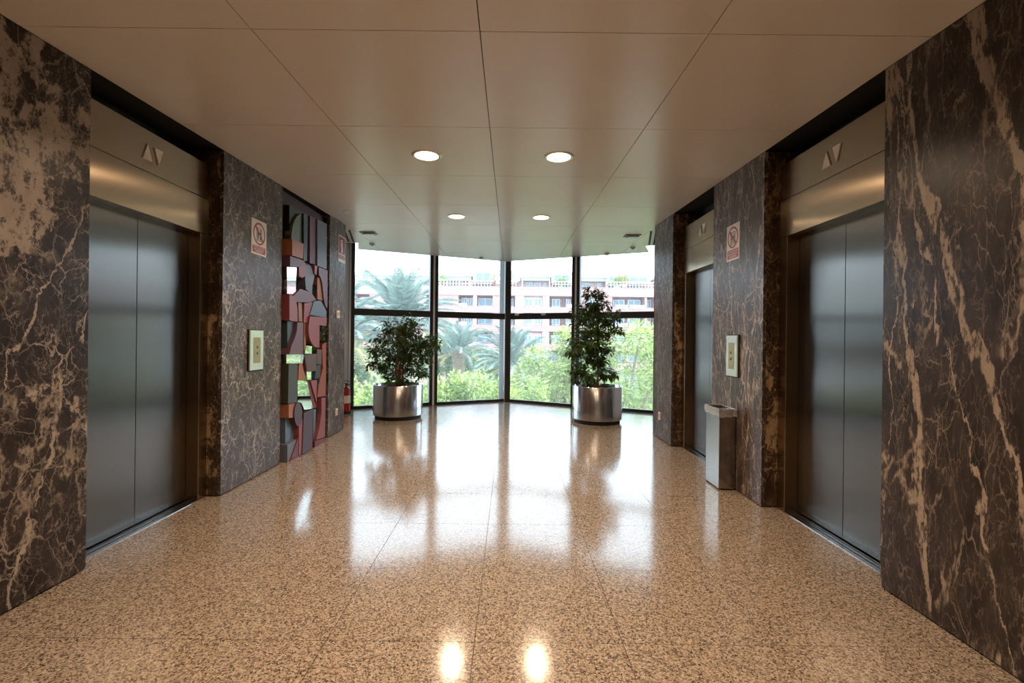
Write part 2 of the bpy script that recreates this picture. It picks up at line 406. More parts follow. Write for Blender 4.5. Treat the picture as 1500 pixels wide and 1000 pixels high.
# walls
def slab(name_parent, lo, hi, mat): return box('marble_slab', lo, hi, mat, name_parent, bevel=.002)
ZT = 3.16
wl = empty('wall_left', (XL, 0, 0), kind='structure', label='dark veined marble wall on the left side with elevator recess')
wr = empty('wall_right', (XR, 0, 0), kind='structure', label='dark veined marble wall on the right side with two elevator recesses')
def ch(o, parent):   # keep world place under a moved parent
    o.parent = parent; o.matrix_parent_inverse = Matrix.Translation(-parent.location); return o
def wslab(parent, lo, hi, mat): o = box('marble_slab', lo, hi, mat, None, bevel=.0015); return ch(o, parent)
T = .03
def top(y): return ceil_z(y) - .004
def slab_x(parent, x, y0, y1, mat, sgn):
    # a slab lying in the wall plane x, top edge follows the ceiling
    pts = [(x, y0, .012), (x, y1, .012), (x, y1, top(y1)), (x, y0, top(y0))]
    o = MB().prism(pts, (sgn * T, 0, 0)).build('marble_slab', mat); return ch(o, parent)
LD0, LD1, LD2, LD3 = 2.86, 4.19, 5.27, 6.66
slab_x(wl, XL, Y0, LD0, M['marble_front_l'], -1)
slab_x(wl, XL, LD1, LD2, M['marble_pier_l'], -1)
slab_x(wl, XL, LD3, YE_L, M['marble_end'], -1)
RD = [(2.76, 4.07), (5.08, 6.35)]
slab_x(wr, XR, Y0, RD[0][0], M['marble_front_r'], 1)
slab_x(wr, XR, RD[0][1], RD[1][0], M['marble_pier_r'], 1)
slab_x(wr, XR, RD[1][1], YE_R, M['marble_end'], 1)
def ret(parent, xa, xb, y, t, mat=None):
    o = box('marble_slab', (xa, y, .012), (xb, y + t, top(y)), mat or M['marble_return']); return ch(o, parent)
ret(wl, XL - T, -2.95, LD0, -.03); ret(wl, XL - T, -2.95, LD1, .03); ret(wl, XL - T, -2.74, LD2, -.03); ret(wl, XL - T, -2.74, LD3, .03)
for a, b in RD:
    ret(wr, XR + T, 2.6, a, -.03); ret(wr, XR + T, 2.6, b, .03)
# cores behind the slabs (black shadow joint at floor and ceiling)
def core(parent, x0, x1, y0, y1, z1=3.8):
    o = box('core', (x0, y0, -.0), (x1, y1, z1), M['black']); return ch(o, parent)
core(wl, XL - T - .001, -3.3, Y0, LD0 - .031); core(wl, XL - T - .001, -3.3, LD1 + .031, LD2 - .031)
core(wl, XL - T - .001, -3.15, LD3 + .031, YE_L - .002); core(wl, -2.90, -3.3, LD0 - .03, LD1 + .03); core(wl, -2.72, -3.3, LD2 - .03, LD3 + .03)
core(wr, XR + T + .001, 2.95, Y0, RD[0][0] - .031); core(wr, XR + T + .001, 2.95, RD[0][1] + .031, RD[1][0] - .031)
core(wr, XR + T + .001, 2.88, RD[1][1] + .031, YE_R - .002)
for a, b in RD: core(wr, 2.53, 2.95, a - .03, b + .03)
box('wall_back', (-3.3, Y0 - .1, 0), (2.95, Y0, 3.8), M['white'], kind='structure', label='plain painted wall behind the viewpoint')
box('wall_bay_left', (-3.3, YE_L, 0), (-3.2, 9.30, 3.8), M['white'], kind='structure', label='white painted side wall left of the bay window')
box('wall_bay_right', (2.92, YE_R, 0), (3.02, 9.16, 3.8), M['white'], kind='structure', label='white painted side wall right of the bay window')
m_ = MB(); m_.box((-3.2, YE_L - .002, 0), (XL - T, YE_L + .02, 3.8)); m_.build('wall_stub_left', M['marble_end'], kind='structure', label='end face of left marble pier turned to the bay')
m_ = MB(); m_.box((XR + T, YE_R - .002, 0), (2.92, YE_R + .02, 3.8)); m_.build('wall_stub_right', M['marble_end'], kind='structure', label='end face of right marble pier turned to the bay')

# ------------------------------------------------------------------ elevators
def elevator(n, side, xf, xd, y0, y1, label):
    """side -1 left, +1 right; xf face of the steel frame, xd plane of the leaves; y0..y1 recess"""
    s = side; mid = (y0 + y1) / 2
    e = empty('door_%d' % n, (xf, mid, 0), kind='structure', label=label)
    def add(o): return ch(o, e)
    jw = .115; a, b = y0 + jw, y1 - jw
    zh = 2.335
    for (p, q) in ((y0 + .002, a), (b, y1 - .002)):
        add(box('jamb', (xf, p, 0), (xd + s * .03, q, zh), M['steel_frame'], bevel=.004))
    add(box('header', (xf, y0 + .002, zh + .001), (xd + s * .03, y1 - .002, 2.652), M['steel_frame'], bevel=.004))
    add(box('transom_panel', (xf + s*.004, y0 + .002, 2.657), (xd + s * .03, y1 - .002, 2.965), M['steel_frame'], bevel=.003))
    for (p, q) in ((a + .004, mid - .002), (mid + .002, b - .004)):
        add(box('door_leaf', (xd, p, .012), (xd + s * .028, q, zh + .04), M['steel'], bevel=.002))
    add(box('shaft_back', (xd + s * .031, y0, 0), (xd + s * .05, y1, 2.96), M['black']))
    sl = MB(); sl.box((xf + s * .012, a, .0), (xd + s * .02, b, .004))
    sl.box((xf + s * .002, a, .0), (xf + s * .010, b, .005))
    add(sl.build('sill', M['chrome']))
    gr = MB()
    for k in range(2): gr.box((xf + s * (.04 + k * .035), a, .004), (xf + s * (.046 + k * .035), b, .0055))
    add(gr.build('sill_groove', M['black']))
    # two arrow lenses, up then down seen from the hall
    zc = 2.80; order = (1, -1)
    for k, d in enumerate(order):
        yc = mid + (-.055 if k == 0 else .055) * (1 if side < 0 else 1)
        if side < 0: up_ = (k == 0)
        else: up_ = (k == 1)
        h = .06
        tri = [(yc - .045, zc - h * (1 if up_ else -1)), (yc + .045, zc - h * (1 if up_ else -1)), (yc, zc + h * (1 if up_ else -1))]
        mm = MB(); mm.prism([(xf + s * .004, y, z) for y, z in tri], (-s * .008, 0, 0))
        add(mm.build('arrow_lamp', M['arrow']))
    return e
elevator(1, -1, -2.705, -2.815, LD0, LD1, 'steel two-leaf elevator door on the left, beside cream-patched marble')
elevator(2, 1, 2.335, 2.445, RD[0][0], RD[0][1], 'nearer steel elevator door on the right wall')
elevator(3, 1, 2.335, 2.445, RD[1][0], RD[1][1], 'farther steel elevator door on the right, behind the bin')

# ------------------------------------------------------------------ bay window
ZG = 3.78
def facet(n, a, b, label, first_wide=0, last=None):
    a, b = Vector((a.x, a.y, 0)), Vector((b.x, b.y, 0)); d = b - a; L = d.length; ang = math.atan2(d.y, d.x)
    e = empty('window_%d' % n, a, ang, kind='structure', label=label)
    box('bottom_rail', (.04, -.03, 0), (L - .04, .03, .055), M['frame'], e)
    box('transom', (.04, -.045, 1.875), (L - .04, .045, 2.005), M['frame'], e)
    box('top_rail', (.04, -.03, ZG - .06), (L - .04, .03, ZG + .02), M['frame'], e)
    for z0, z1 in ((.055, 1.875), (2.005, ZG - .06)):
        box('pane', (.04, -.003, z0), (L - .04, .003, z1), M['glass'], e)
    for d_ in ((.31, .96) if n == 3 else ()):
        box('latch', (d_ - .05, -.062, 1.955), (d_ + .05, -.046, 2.0), M['trimlight'], e, bevel=.003)
    return e
def split(a, b, k, n): return a + (b - a) * (k / n)
mull_pts = [WL, split(WL, APEX, 1, 2), APEX, split(APEX, WR, 1, 2), WR]
labs = ['leftmost bay window panel behind the left planter', 'bay window panel left of the centre post', 'bay window panel right of the centre post', 'rightmost bay window panel behind the right planter']
for k in range(4): facet(k + 1, mull_pts[k], mull_pts[k + 1], labs[k])
for k, p in enumerate(mull_pts):
    if k == 2: ang = 0
    else:
        d = (APEX - WL) if k < 2 else (WR - APEX); ang = math.atan2(d.y, d.x)
    e = empty('trim_%d' % (k + 1), (p.x, p.y, 0), ang, kind='structure', label='%s mullion of the bay window' % ['far left', 'left', 'centre', 'right', 'far right'][k])
    if k == 2:
        box('post', (-.01, -.09, 0), (.115, .09, ZG), M['frame'], e, bevel=.004)
        box('outer_fin', (-.150, .10, 0), (.02, .22, ZG), M['alu'], e, bevel=.004)
    else:
        box('post', (-.088, -.06, 0), (-.02, .06, ZG), M['frame'], e, bevel=.003)
        box('post', (.02, -.06, 0), (.088, .06, ZG), M['frame'], e, bevel=.003)
        box('strip', (-.02, -.058, 0), (.02, .05, ZG), M['trimlight'], e)

# ------------------------------------------------------------------ downlights
def downlight(x, y, label, seen=True, r=.125):
    z = ceil_z(y)
    e = empty('downlight', (x, y, z)); meta(e, label=label, cat='light', group='recessed ceiling downlights')
    MB().lathe([(r - .018, 0), (r - .018, -.010), (r, -.012), (r + .012, -.004), (r + .012, 0)], 40).build('ring', M['ring'], e, smooth=True)
    MB().lathe([(0, -.0035), (r - .018, -.0035), (r - .018, -.0005), (0, -.0005)], 40).build('lens', M['lens'], e)
    ld = bpy.data.lights.new('downlight_lamp', 'AREA'); ld.shape = 'DISK'; ld.size = .2; ld.energy = LAMP_POWER; ld.color = LAMP_COL; ld.spread = R(156)
    lo = bpy.data.objects.new('lamp', ld); C.objects.link(lo); lo.parent = e; lo.location = (0, 0, -.015)
    return e
for (x, y, t) in ((-.775, 4.25, 'nearer left round downlight lit in the panel ceiling'), (.425, 4.25, 'nearer right round downlight lit in the panel ceiling'),
                  (-.775, 6.63, 'farther left round downlight lit toward the window'), (.425, 6.63, 'farther right round downlight lit toward the window')):
    downlight(x, y, t)
for (x, y, t) in ((-.775, 1.86, 'left round downlight just above the top edge of the view'), (.425, 1.86, 'right round downlight just above the top edge of the view'),
                  (-.775, -.52, 'left round downlight overhead behind the viewpoint'), (.425, -.52, 'right round downlight overhead behind the viewpoint')):
    downlight(x, y, t)
# small ceiling fittings
def fitting(name, px, py, label, cat, kind):
    u, v = uv_of(px, py); z = 1.735; Y = F * z / -v
    if Y < 7.2: Y = 1.536 * F / (-v - .0277 * F)
    X = u * Y / F; e = empty(name, (X, Y, ceil_z(Y))); meta(e, label=label, cat=cat)
    if kind == 'spot':
        MB().lathe([(.055, 0), (.055, -.006), (.075, -.008), (.082, 0)], 28).build('ring', M['ring'], e, smooth=True)
        MB().lathe([(0, -.003), (.055, -.003), (.055, -.0005), (0, -.0005)], 28).build('lens', M['glow'], e)
    elif kind == 'detector':
        MB().lathe([(0, -.035), (.03, -.035), (.042, -.018), (.05, -.012), (.05, 0)], 28).build('housing', M['plastic_w'], e, smooth=True)
        MB().lathe([(.018, -.0352), (.018, -.041), (0, -.041)], 16).build('sensor', M['plastic_g'], e)
    elif kind == 'emergency':
        MB().box((-.13, -.10, -.012), (.13, .10, 0), .004).build('housing', M['plastic_g'], e)
        MB().box((-.08, -.06, -.035), (.10, .07, -.013), .008).build('lens', M['clear_lens'], e)
    return e
fitting('spotlight', 512, 310, 'small recessed spotlight in ceiling above the left end pier', 'light', 'spot')
fitting('emergency_light', 540, 341, 'emergency light with clear lens in left ceiling corner', 'light', 'emergency')
fitting('smoke_detector', 545, 357, 'small smoke detector on ceiling at the left corner', 'detector', 'detector')
fitting('smoke_detector', 705, 377, 'small detector at ceiling edge just left of centre post', 'detector', 'detector')
fitting('emergency_light', 926, 345, 'grey emergency light in right ceiling corner', 'light', 'emergency')
fitting('smoke_detector', 927, 362, 'small smoke detector on ceiling at the right corner', 'detector', 'detector')
fitting('smoke_detector', 889, 371, 'small detector at ceiling edge above the right planter', 'detector', 'detector')
def diffuser(a, b, off, label):
    a, b = Vector((*a, 0)), Vector((*b, 0)); d = b - a; e = empty('slot_diffuser', (a.x, a.y, zf), math.atan2(d.y, d.x)); meta(e, label=label, cat='vent')
    for k in range(2):
        box('slot', (0, off * k - .018, -.002), (d.length, off * k + .018, .001), M['black'], e)
    fr = MB()
    for y in (-.032, -.022 + off / 2, off + .024): fr.box((-.01, y - .003, -.004), (d.length + .01, y + .003, 0))
    fr.build('frame', M['white'], e)
diffuser((-2.64, 7.62), (-2.90, 8.60), .08, 'pair of black air slots in ceiling by the left end pier')
diffuser((2.24, 7.48), (2.53, 8.56), -.08, 'pair of black air slots in ceiling by the right end pier')

# ------------------------------------------------------------------ planters and ficus
def planter(loc, r, h, label):
    e = empty('planter', loc); meta(e, label=label, cat='planter')
    MB().lathe([(r, .07), (r, h - .006), (r - .004, h), (r - .022, h), (r - .026, h - .006), (r - .026, h - .10)], 72).build('shell', M['chrome'], e, smooth=True)
    MB().lathe([(0, 0), (r - .035, 0), (r - .035, .068), (r - .008, .07)], 64).build('plinth', M['black'], e)
    MB().lathe([(r - .027, h - .09), (r * .5, h - .075), (0, h - .07)], 40).build('soil', M['soil'], e, smooth=True)
    return e
PL = Vector((-2.0, 8.42, 0)); PR = Vector((1.54, 8.20, 0))
planter(PL, .44, .60, 'round polished steel planter on the left, under the bushy ficus')
planter(PR, .43, .635, 'round polished steel planter on the right, under the tall ficus')

def leaves_mesh(name, pts, dirs, size, droop=.5, wid=.42, rnd=random):
    V, Fc = [], []
    for p, d in zip(pts, dirs):
        L = size * rnd.uniform(.7, 1.2)
        d = Vector(d) + Vector((rnd.uniform(-.7, .7), rnd.uniform(-.7, .7), rnd.uniform(-.5, .3) - droop)); d.normalize()
        sx = d.cross(Vector((rnd.uniform(-.6, .6), rnd.uniform(-.6, .6), 1))).normalized() * (L * wid * .5)
        nz = sx.cross(d).normalized() * (L * .10)
        i = len(V); p = Vector(p)
        V += [p, p + d * L * .38 + sx + nz, p + d * L, p + d * L * .38 - sx + nz, p + d * L * .45]
        Fc += [(i, i+1, i+4), (i+1, i+2, i+4), (i+4, i+2, i+3), (i, i+4, i+3)]
    me = bpy.data.meshes.new(name); me.from_pydata(V, [], Fc); return me

def ficus(base, h0, clusters, n, label, trunk_px, seed):
    rnd = random.Random(seed)
    e = empty('ficus_tree', (base.x, base.y, h0)); meta(e, label=label, cat='plant')
    inv = Vector((base.x, base.y, h0))
    Y = base.y
    cl = []
    for (px, py, r, depth) in clusters:
        c = at(px, py, Y + depth) - inv; cl.append((c, r * 1.28 * Y / F))
    tr = MB()
    topz = max(c.z for c, r in cl)
    for (ox, oy, bend) in trunk_px:
        pts = [Vector((ox, oy, -.02)), Vector((ox * .7 + bend * .3, oy, topz * .25)), Vector((bend * .5, oy * .5, topz * .55)), Vector((bend * .2, 0, topz * .9))]
        tr.tube(pts, [.020, .017, .012, .005], 8)
    tr.build('trunk', M['bark'], e, smooth=True)
    br = MB(); P_, D_ = [], []
    tot = sum(r ** 2 for c, r in cl)
    for c, r in cl:
        z = max(.12, min(c.z - r * .9, topz * .8)); st = Vector((0, 0, z * .8))
        mid = st.lerp(c, .5) + Vector((0, 0, .05))
        br.tube([st, mid, c], [.008, .006, .003], 5)
        k = int(n * r ** 2 / tot)
        tw = max(5, int(k / 7))
        for _ in range(tw):
            d = Vector((rnd.gauss(0, 1), rnd.gauss(0, 1), rnd.gauss(0, .9))).normalized()
            tip = c + d * r * rnd.uniform(.35, 1.1)
            br.tube([c.lerp(tip, .1), tip], [.0028, .0014], 3)
            for q in range(7):
                t = rnd.uniform(.35, 1.05); p = c.lerp(tip, t)
                P_.append(p + Vector((rnd.uniform(-1, 1), rnd.uniform(-1, 1), rnd.uniform(-1, 1))) * .03); D_.append(d)
    br.build('branches', M['bark'], e, kind='stuff')
    me = leaves_mesh('foliage', P_, D_, .074, .55, .43, rnd)
    link('foliage', me, M['ficus'], e)['kind'] = 'stuff'
ficus(PL, .52, [(600, 468, 9, .0), (588, 478, 14, .1), (606, 484, 15, -.1), (572, 484, 13, 0), (560, 497, 14, .1), (590, 500, 20, -.15), (612, 505, 18, .1), (630, 503, 14, 0), (641, 506, 6, .1),
               (552, 514, 13, -.1), (575, 520, 19, .2), (600, 522, 19, -.1), (622, 520, 15, .15), (542, 532, 8, 0), (560, 534, 12, -.15), (566, 549, 9, .1), (583, 544, 13, .2), (608, 543, 13, -.05), (618, 548, 7, 0), (590, 556, 9, -.1)],
      5400, 'bushy round ficus tree with dark leaves in the left planter', [(-.04, .02, -.05), (.03, -.03, .08), (.0, .05, .0), (.05, .02, .14)], 11)
ficus(PR, .56, [(862, 428, 8, 0), (876, 431, 10, .05), (868, 446, 12, -.05), (856, 452, 9, 0), (884, 446, 8, .05), (850, 466, 12, .1), (870, 466, 16, -.1), (889, 470, 13, .1), (902, 464, 8, -.05), (905, 484, 8, 0), (862, 486, 16, .1), (884, 488, 13, -.1),
               (848, 500, 13, 0), (868, 506, 16, -.15), (886, 510, 12, .15), (842, 516, 11, -.1), (858, 526, 14, .1), (876, 528, 13, 0), (846, 542, 11, 0), (862, 548, 11, -.1), (885, 547, 12, .1), (898, 549, 7, 0), (842, 556, 7, .1), (862, 560, 8, 0)],
      6000, 'tall narrow ficus tree with dark leaves in the right planter', [(0, 0, .03), (.02, .03, -.02)], 23)

# ------------------------------------------------------------------ bin
e = empty('waste_bin', (2.11, 4.67, 0)); meta(e, label='slim rectangular steel waste bin with clear bag against right pier', cat='bin')
MB().box((-.078, -.15, .015), (.080, .15, .765), .003).build('body', M['bin_steel'], e)
MB().box((-.070, -.142, .0), (.074, .142, .015)).build('base', M['black'], e)
rim = MB()
rim.box((-.082, -.155, .735), (-.072, .155, .785), .002); rim.box((.074, -.155, .735), (.084, .155, .785), .002)
rim.box((-.072, -.155, .735), (.074, -.145, .785), .002); rim.box((-.072, .145, .735), (.074, .155, .785), .002)
rim.build('rim', M['bin_steel'], e)
# crumpled bag folded over the rim
V, Fc = [], []; seg = 96; rows = 7
rb = random.Random(5)
for j in range(rows):
    for i in range(seg):
        t = i / seg * 4; s_ = int(t); f = t - s_
        cx = [(-1, -1), (1, -1), (1, 1), (-1, 1)]; a, b = cx[s_], cx[(s_+1) % 4]
        x = (a[0] + (b[0]-a[0]) * f) * .086; y = (a[1] + (b[1]-a[1]) * f) * .158
        z = .792 - j * .013
        nn = mnoise.noise(Vector((x * 30, y * 30, z * 40))) * .010 + .004
        if j == rows - 1: z += mnoise.noise(Vector((x * 22, y * 22, 3))) * .02
        V.append((x * (1 + nn / .086 * .9), y * (1 + nn / .158 * .9), z))
for j in range(rows - 1):
    for i in range(seg): Fc.append((j*seg+i, j*seg+(i+1) % seg, (j+1)*seg+(i+1) % seg, (j+1)*seg+i))
me = bpy.data.meshes.new('bag'); me.from_pydata(V, [], Fc); me.shade_smooth(); link('bag', me, M['film'], e)

# ------------------------------------------------------------------ call panels
def call_panel(side, x, yc, zc, wid, hgt, label):
    s = -side   # direction into the room
    e = empty('call_panel', (x, yc, zc)); meta(e, label=label, cat='control panel')
    MB().box((0, -wid/2 - .008, -hgt/2 - .008), (s * .012, wid/2 + .008, hgt/2 + .008), .002).build('back_box', M['black'], e)
    MB().box((s * .012, -wid/2, -hgt/2), (s * .026, wid/2, hgt/2), .003).build('face_plate', M['panel_glass'], e)
    MB().box((s * .026, -wid * .26, -hgt * .32), (s * .029, wid * .26, hgt * .32), .001).build('button_plate', M['panel_dark'], e)
    for k in (-1, 1):
        b = MB()
        b.prism([(s * .029, -.014, k * .032 - k * .012), (s * .029, .014, k * .032 - k * .012), (s * .029, 0, k * .032 + k * .014)], (s * .004, 0, 0))
        b.build('button', M['steel_edge'], e)
call_panel(-1, XL, 4.725, 1.298, .245, .40, 'pale glass elevator call panel on the left marble pier')
call_panel(1, XR, 4.59, 1.298, .22, .40, 'pale glass elevator call panel on the right marble pier above the bin')

# ------------------------------------------------------------------ signs
def text_mesh(body, size, mat, parent, mtx):
    cu = bpy.data.curves.new('text', 'FONT'); cu.body = body; cu.size = size; cu.align_x = 'CENTER'; cu.align_y = 'CENTER'; cu.extrude = .0004
    to = bpy.data.objects.new('tmp', cu); C.objects.link(to)
    dg = bpy.context.evaluated_depsgraph_get(); me = bpy.data.meshes.new_from_object(to.evaluated_get(dg))
    bpy.data.objects.remove(to); me.transform(mtx); me.materials.clear()
    return link('lettering', me, mat, parent)
def sign_frame(side):
    # local: x right as read, y up, z out of the wall -> world axes
    if side < 0: return Matrix(((0, 0, 1, 0), (1, 0, 0, 0), (0, 1, 0, 0), (0, 0, 0, 1)))     # left wall, faces +X: reads toward +Y
    return Matrix(((0, 0, -1, 0), (-1, 0, 0, 0), (0, 1, 0, 0), (0, 0, 0, 1)))
def flat(pts, z0, z1, B):
    m = MB(); m.prism([(x, y, z0) for x, y in pts], (0, 0, z1 - z0)); bmesh.ops.transform(m.bm, matrix=B, verts=m.bm.verts); return m
def rect(a, b, c, d): return [(a, b), (c, b), (c, d), (a, d)]
def ring(cx, cy_, r0, r1, B, z0, z1, n=40):
    m = MB()
    for i in range(n):
        a, b = 2*math.pi*i/n, 2*math.pi*(i+1)/n
        m.prism([(cx+r0*math.cos(a), cy_+r0*math.sin(a), z0), (cx+r1*math.cos(a), cy_+r1*math.sin(a), z0), (cx+r1*math.cos(b), cy_+r1*math.sin(b), z0), (cx+r0*math.cos(b), cy_+r0*math.sin(b), z0)], (0, 0, z1 - z0))
    bmesh.ops.transform(m.bm, matrix=B, verts=m.bm.verts); return m
def lift_sign(side, x, yc, zc, wid, hgt, label):
    e = empty('safety_sign', (x, yc, zc)); meta(e, label=label, cat='sign')
    B = sign_frame(side); W2, H2 = wid / 2, hgt / 2
    flat(rect(-W2, -H2, W2, H2), 0, .003, B).build('board', M['signwhite'], e)
    cy_ = H2 - W2 * .98; r = W2 * .80
    # people in a lift car
    m = MB()
    for (a, b, c, d) in ((-.052, cy_ - .07, -.046, cy_ + .055), (.046, cy_ - .07, .052, cy_ + .055), (-.052, cy_ + .05, .052, cy_ + .056), (-.052, cy_ - .074, .052, cy_ - .068)):
        m.prism([(x_, y_, .003) for x_, y_ in rect(a, b, c, d)], (0, 0, .001))
    for px_ in (-.022, .022):
        m.prism([(px_ + .011 * math.cos(t * math.pi / 6), cy_ + .034 + .011 * math.sin(t * math.pi / 6), .003) for t in range(12)], (0, 0, .001))
        m.prism([(px_ - .014, cy_ + .02, .003), (px_ - .009, cy_ - .062, .003), (px_ + .009, cy_ - .062, .003), (px_ + .014, cy_ + .02, .003)], (0, 0, .001))
    bmesh.ops.transform(m.bm, matrix=B, verts=m.bm.verts); m.build('pictogram', M['signblack'], e)
    ring(0, cy_, r * .84, r, B, .0042, .0050).build('prohibition_ring', M['signred'], e)
    q = r * .9; k = math.sqrt(.5)
    flat([(-q*k - .008, cy_ + q*k - .008), (-q*k + .008, cy_ + q*k + .008), (q*k + .008, cy_ - q*k + .008), (q*k - .008, cy_ - q*k - .008)], .0042, .0049, B).build('slash', M['signred'], e)
    tb = -H2 + .018; tt = cy_ - r - .012
    flat(rect(-W2 * .86, tb, W2 * .86, tt), .003, .0042, B).build('text_field', M['signred'], e)
    hh = (tt - tb)
    for i, tx in enumerate(('EN CASO DE INCENDIO', 'NO UTILIZAR EL', 'ASCENSOR')):
        Mx = B @ Matrix.Translation((0, tt - hh * (.2 + .3 * i), .0046))
        text_mesh(tx, [.020, .026, .028][i], M['signwhite'], e, Mx)
lift_sign(-1, XL, 4.785, 2.445, .285, .355, 'red ring prohibition sign on the left marble pier')
lift_sign(1, XR, 4.63, 2.42, .265, .355, 'red ring prohibition sign on the right marble pier')
e = empty('extinguisher_sign', (XL, 7.13, 2.77)); meta(e, label='red fire extinguisher sign high on the left end pier', cat='sign')
B = sign_frame(-1)
flat(rect(-.14, -.20, .14, .20), 0, .003, B).build('board', M['signwhite'], e)
flat(rect(-.125, -.07, .125, .185), .003, .004, B).build('red_field', M['signred'], e)
flat(rect(-.125, -.15, .125, -.09), .003, .004, B).build('text_field', M['signred'], e)
m = MB(); m.prism([(x_, y_, .004) for x_, y_ in rect(-.028, -.055, .028, .09)], (0, 0, .001)); m.prism([(x_, y_, .004) for x_, y_ in ((-.028, .09), (.028, .09), (.012, .12), (-.012, .12))], (0, 0, .001))
m.prism([(x_, y_, .004) for x_, y_ in rect(-.05, .125, .03, .14)], (0, 0, .001)); m.prism([(x_, y_, .004) for x_, y_ in ((-.05, .125), (-.062, .125), (-.07, .03), (-.058, .03))], (0, 0, .001))
bmesh.ops.transform(m.bm, matrix=B, verts=m.bm.verts); m.build('pictogram', M['signwhite'], e)
text_mesh('EXTINTOR', .042, M['signwhite'], e, B @ Matrix.Translation((0, -.12, .0046)))

# small wall boxes
def wallbox(name, px, py, X, w_, h_, label, cat, mat2):
    p = on_x(px, py, X); s = 1 if X < 0 else -1
    e = empty(name, p); meta(e, label=label, cat=cat)
    MB().box((0, -w_/2, -h_/2), (s * .018, w_/2, h_/2), .003).build('plate', M['plastic_w'], e)
    MB().box((s * .018, -w_*.3, -h_*.3), (s * .024, w_*.3, h_*.3), .002).build('rocker', mat2, e)
M['tan'] = P('tan_plastic', (.55, .38, .22), .4)
wallbox('alarm_button', 494, 460, XL, .11, .11, 'small square call point on the left end pier', 'switch', M['tan'])
wallbox('wall_socket', 492, 603, XL, .07, .10, 'small wall socket low on the left end pier', 'socket', M['tan'])
wallbox('wall_socket', 967, 609, XR, .07, .11, 'small wall socket low on the right end pier', 'socket', M['tan'])

# ------------------------------------------------------------------ fire extinguisher
e = empty('fire_extinguisher', (-3.06, 8.78, 0)); meta(e, label='red fire extinguisher standing at the left corner of the bay', cat='fire extinguisher')
MB().lathe([(0, .0), (.078, .0), (.08, .005), (.08, .05)], 32).build('base', M['black'], e, smooth=True)
MB().lathe([(.078, .05), (.078, .42), (.07, .455), (.045, .485), (.02, .50), (.018, .52), (0, .52)], 32).build('body', M['red'], e, smooth=True)
MB().lathe([(.0795, .20), (.0795, .34)], 32).build('paper_band', M['signwhite'], e, smooth=True)
m = MB(); m.box((-.018, -.02, .515), (.018, .02, .56), .003); m.box((-.10, -.012, .56), (.02, .012, .572), .002); m.box((-.09, -.010, .60), (.02, .010, .61), .002, Matrix.Rotation(R(4), 4, 'Y')); m.build('valve', M['steel_edge'], e)
MB().tube([(.018, 0, .54), (.07, 0, .55), (.10, 0, .50), (.105, 0, .35), (.10, 0, .20), (.095, 0, .15)], [.009, .009, .009, .009, .011, .016], 10).build('hose', M['black'], e, smooth=True)

# ------------------------------------------------------------------ relief artwork
art = empty('relief_artwork', (-2.66, 5.96, 0)); meta(art, label='tall abstract relief of red, mauve and mirror pieces on the left wall', cat='artwork')
ach = lambda o: ch(o, art)
ach(box('backing_board', (-2.71, LD2 + .005, .02), (-2.665, LD3 - .005, 3.14), P('art_backing', (.05, .008, .008), .5)))
ac = dict(orange=(.42, .16, .08), rust=(.30, .07, .03), mauve=(.17, .085, .12), dmauve=(.075, .035, .055), pink=(.30, .08, .085), teal=(.05, .075, .09), slate=(.04, .045, .05),
          olive=(.06, .06, .045), green=(.16, .19, .13), tan=(.33, .21, .13), bluegrey=(.15, .17, .22), red=(.16, .02, .025), dgreen=(.025, .03, .02), steelblue=(.12, .18, .26), brown=(.13, .07, .06))
AM = {k: P('relief_' + k, tuple(.85 * c for c in v), .38, vary=.06) for k, v in ac.items()}; AM['mirror'] = M['mirror']
def piece(pts, col, xf=-2.53, xb=-2.656):
    # pts: outline seen from the hall, projected on the piece's own front plane
    q = [on_x(x, y, xf) for x, y in pts]
    if col == 'mirror':      # the mirrors are set slightly turned toward the window
        ym = min(p.y for p in q); q = [Vector((p.x + (p.y - ym) * .05, p.y, p.z)) for p in q]
    m = MB(); A = [m.bm.verts.new((xb, p.y, p.z)) for p in q]; B_ = [m.bm.verts.new(p) for p in q]; n = len(q)
    m.bm.faces.new(A); m.bm.faces.new(B_[::-1])
    for i in range(n): m.bm.faces.new((A[i], B_[i], B_[(i+1) % n], A[(i+1) % n]))
    bmesh.ops.remove_doubles(m.bm, verts=m.bm.verts, dist=1e-5)
    ach(m.build('mirror_piece' if col == 'mirror' else 'relief_piece', AM[col]))
def arc(cx, cy_, rx, ry, a0, a1, n=12): return [(cx + rx * math.cos(R(a0 + (a1 - a0) * i / n)), cy_ - ry * math.sin(R(a0 + (a1 - a0) * i / n))) for i in range(n + 1)]
piece([(424, 300), (445, 311), (444, 357), (424, 350)], 'dgreen', -2.60)
piece([(427, 350)] + arc(442, 349, 15, 36, 180, 95, 10) + [(439, 355)], 'green', -2.57)
piece([(428, 350), (445, 357), (444, 379), (428, 374)], 'orange', -2.505)
piece([(425, 374.5), (447, 382), (445, 386), (439, 391), (425, 391)], 'mauve', -2.525)
piece([(445, 312), (451, 315), (450, 382), (445, 381)], 'teal', -2.58)
piece([(454, 316), (464, 321), (463, 388), (454, 385)], 'mauve', -2.58)
piece([(465, 321), (479, 328), (478.5, 394), (465, 389)], 'bluegrey', -2.56)
piece([(442, 384), (448, 385), (450, 402), (443, 407), (438, 404), (438, 392)], 'pink', -2.53)
piece([(449, 386), (455, 389), (461, 404), (458, 418), (457, 430), (448, 423), (447, 405)], 'bluegrey', -2.55)
piece([(461, 388), (465, 390), (463.5, 403), (461, 401)], 'pink', -2.53)
piece([(467, 391), (480, 396), (479.5, 452), (476, 446)] + arc(466, 440, 8, 38, 10, 80, 6), 'mauve', -2.54)
piece([(465, 406), (469, 408), (472, 420), (472.5, 440), (465, 438)], 'orange', -2.56)
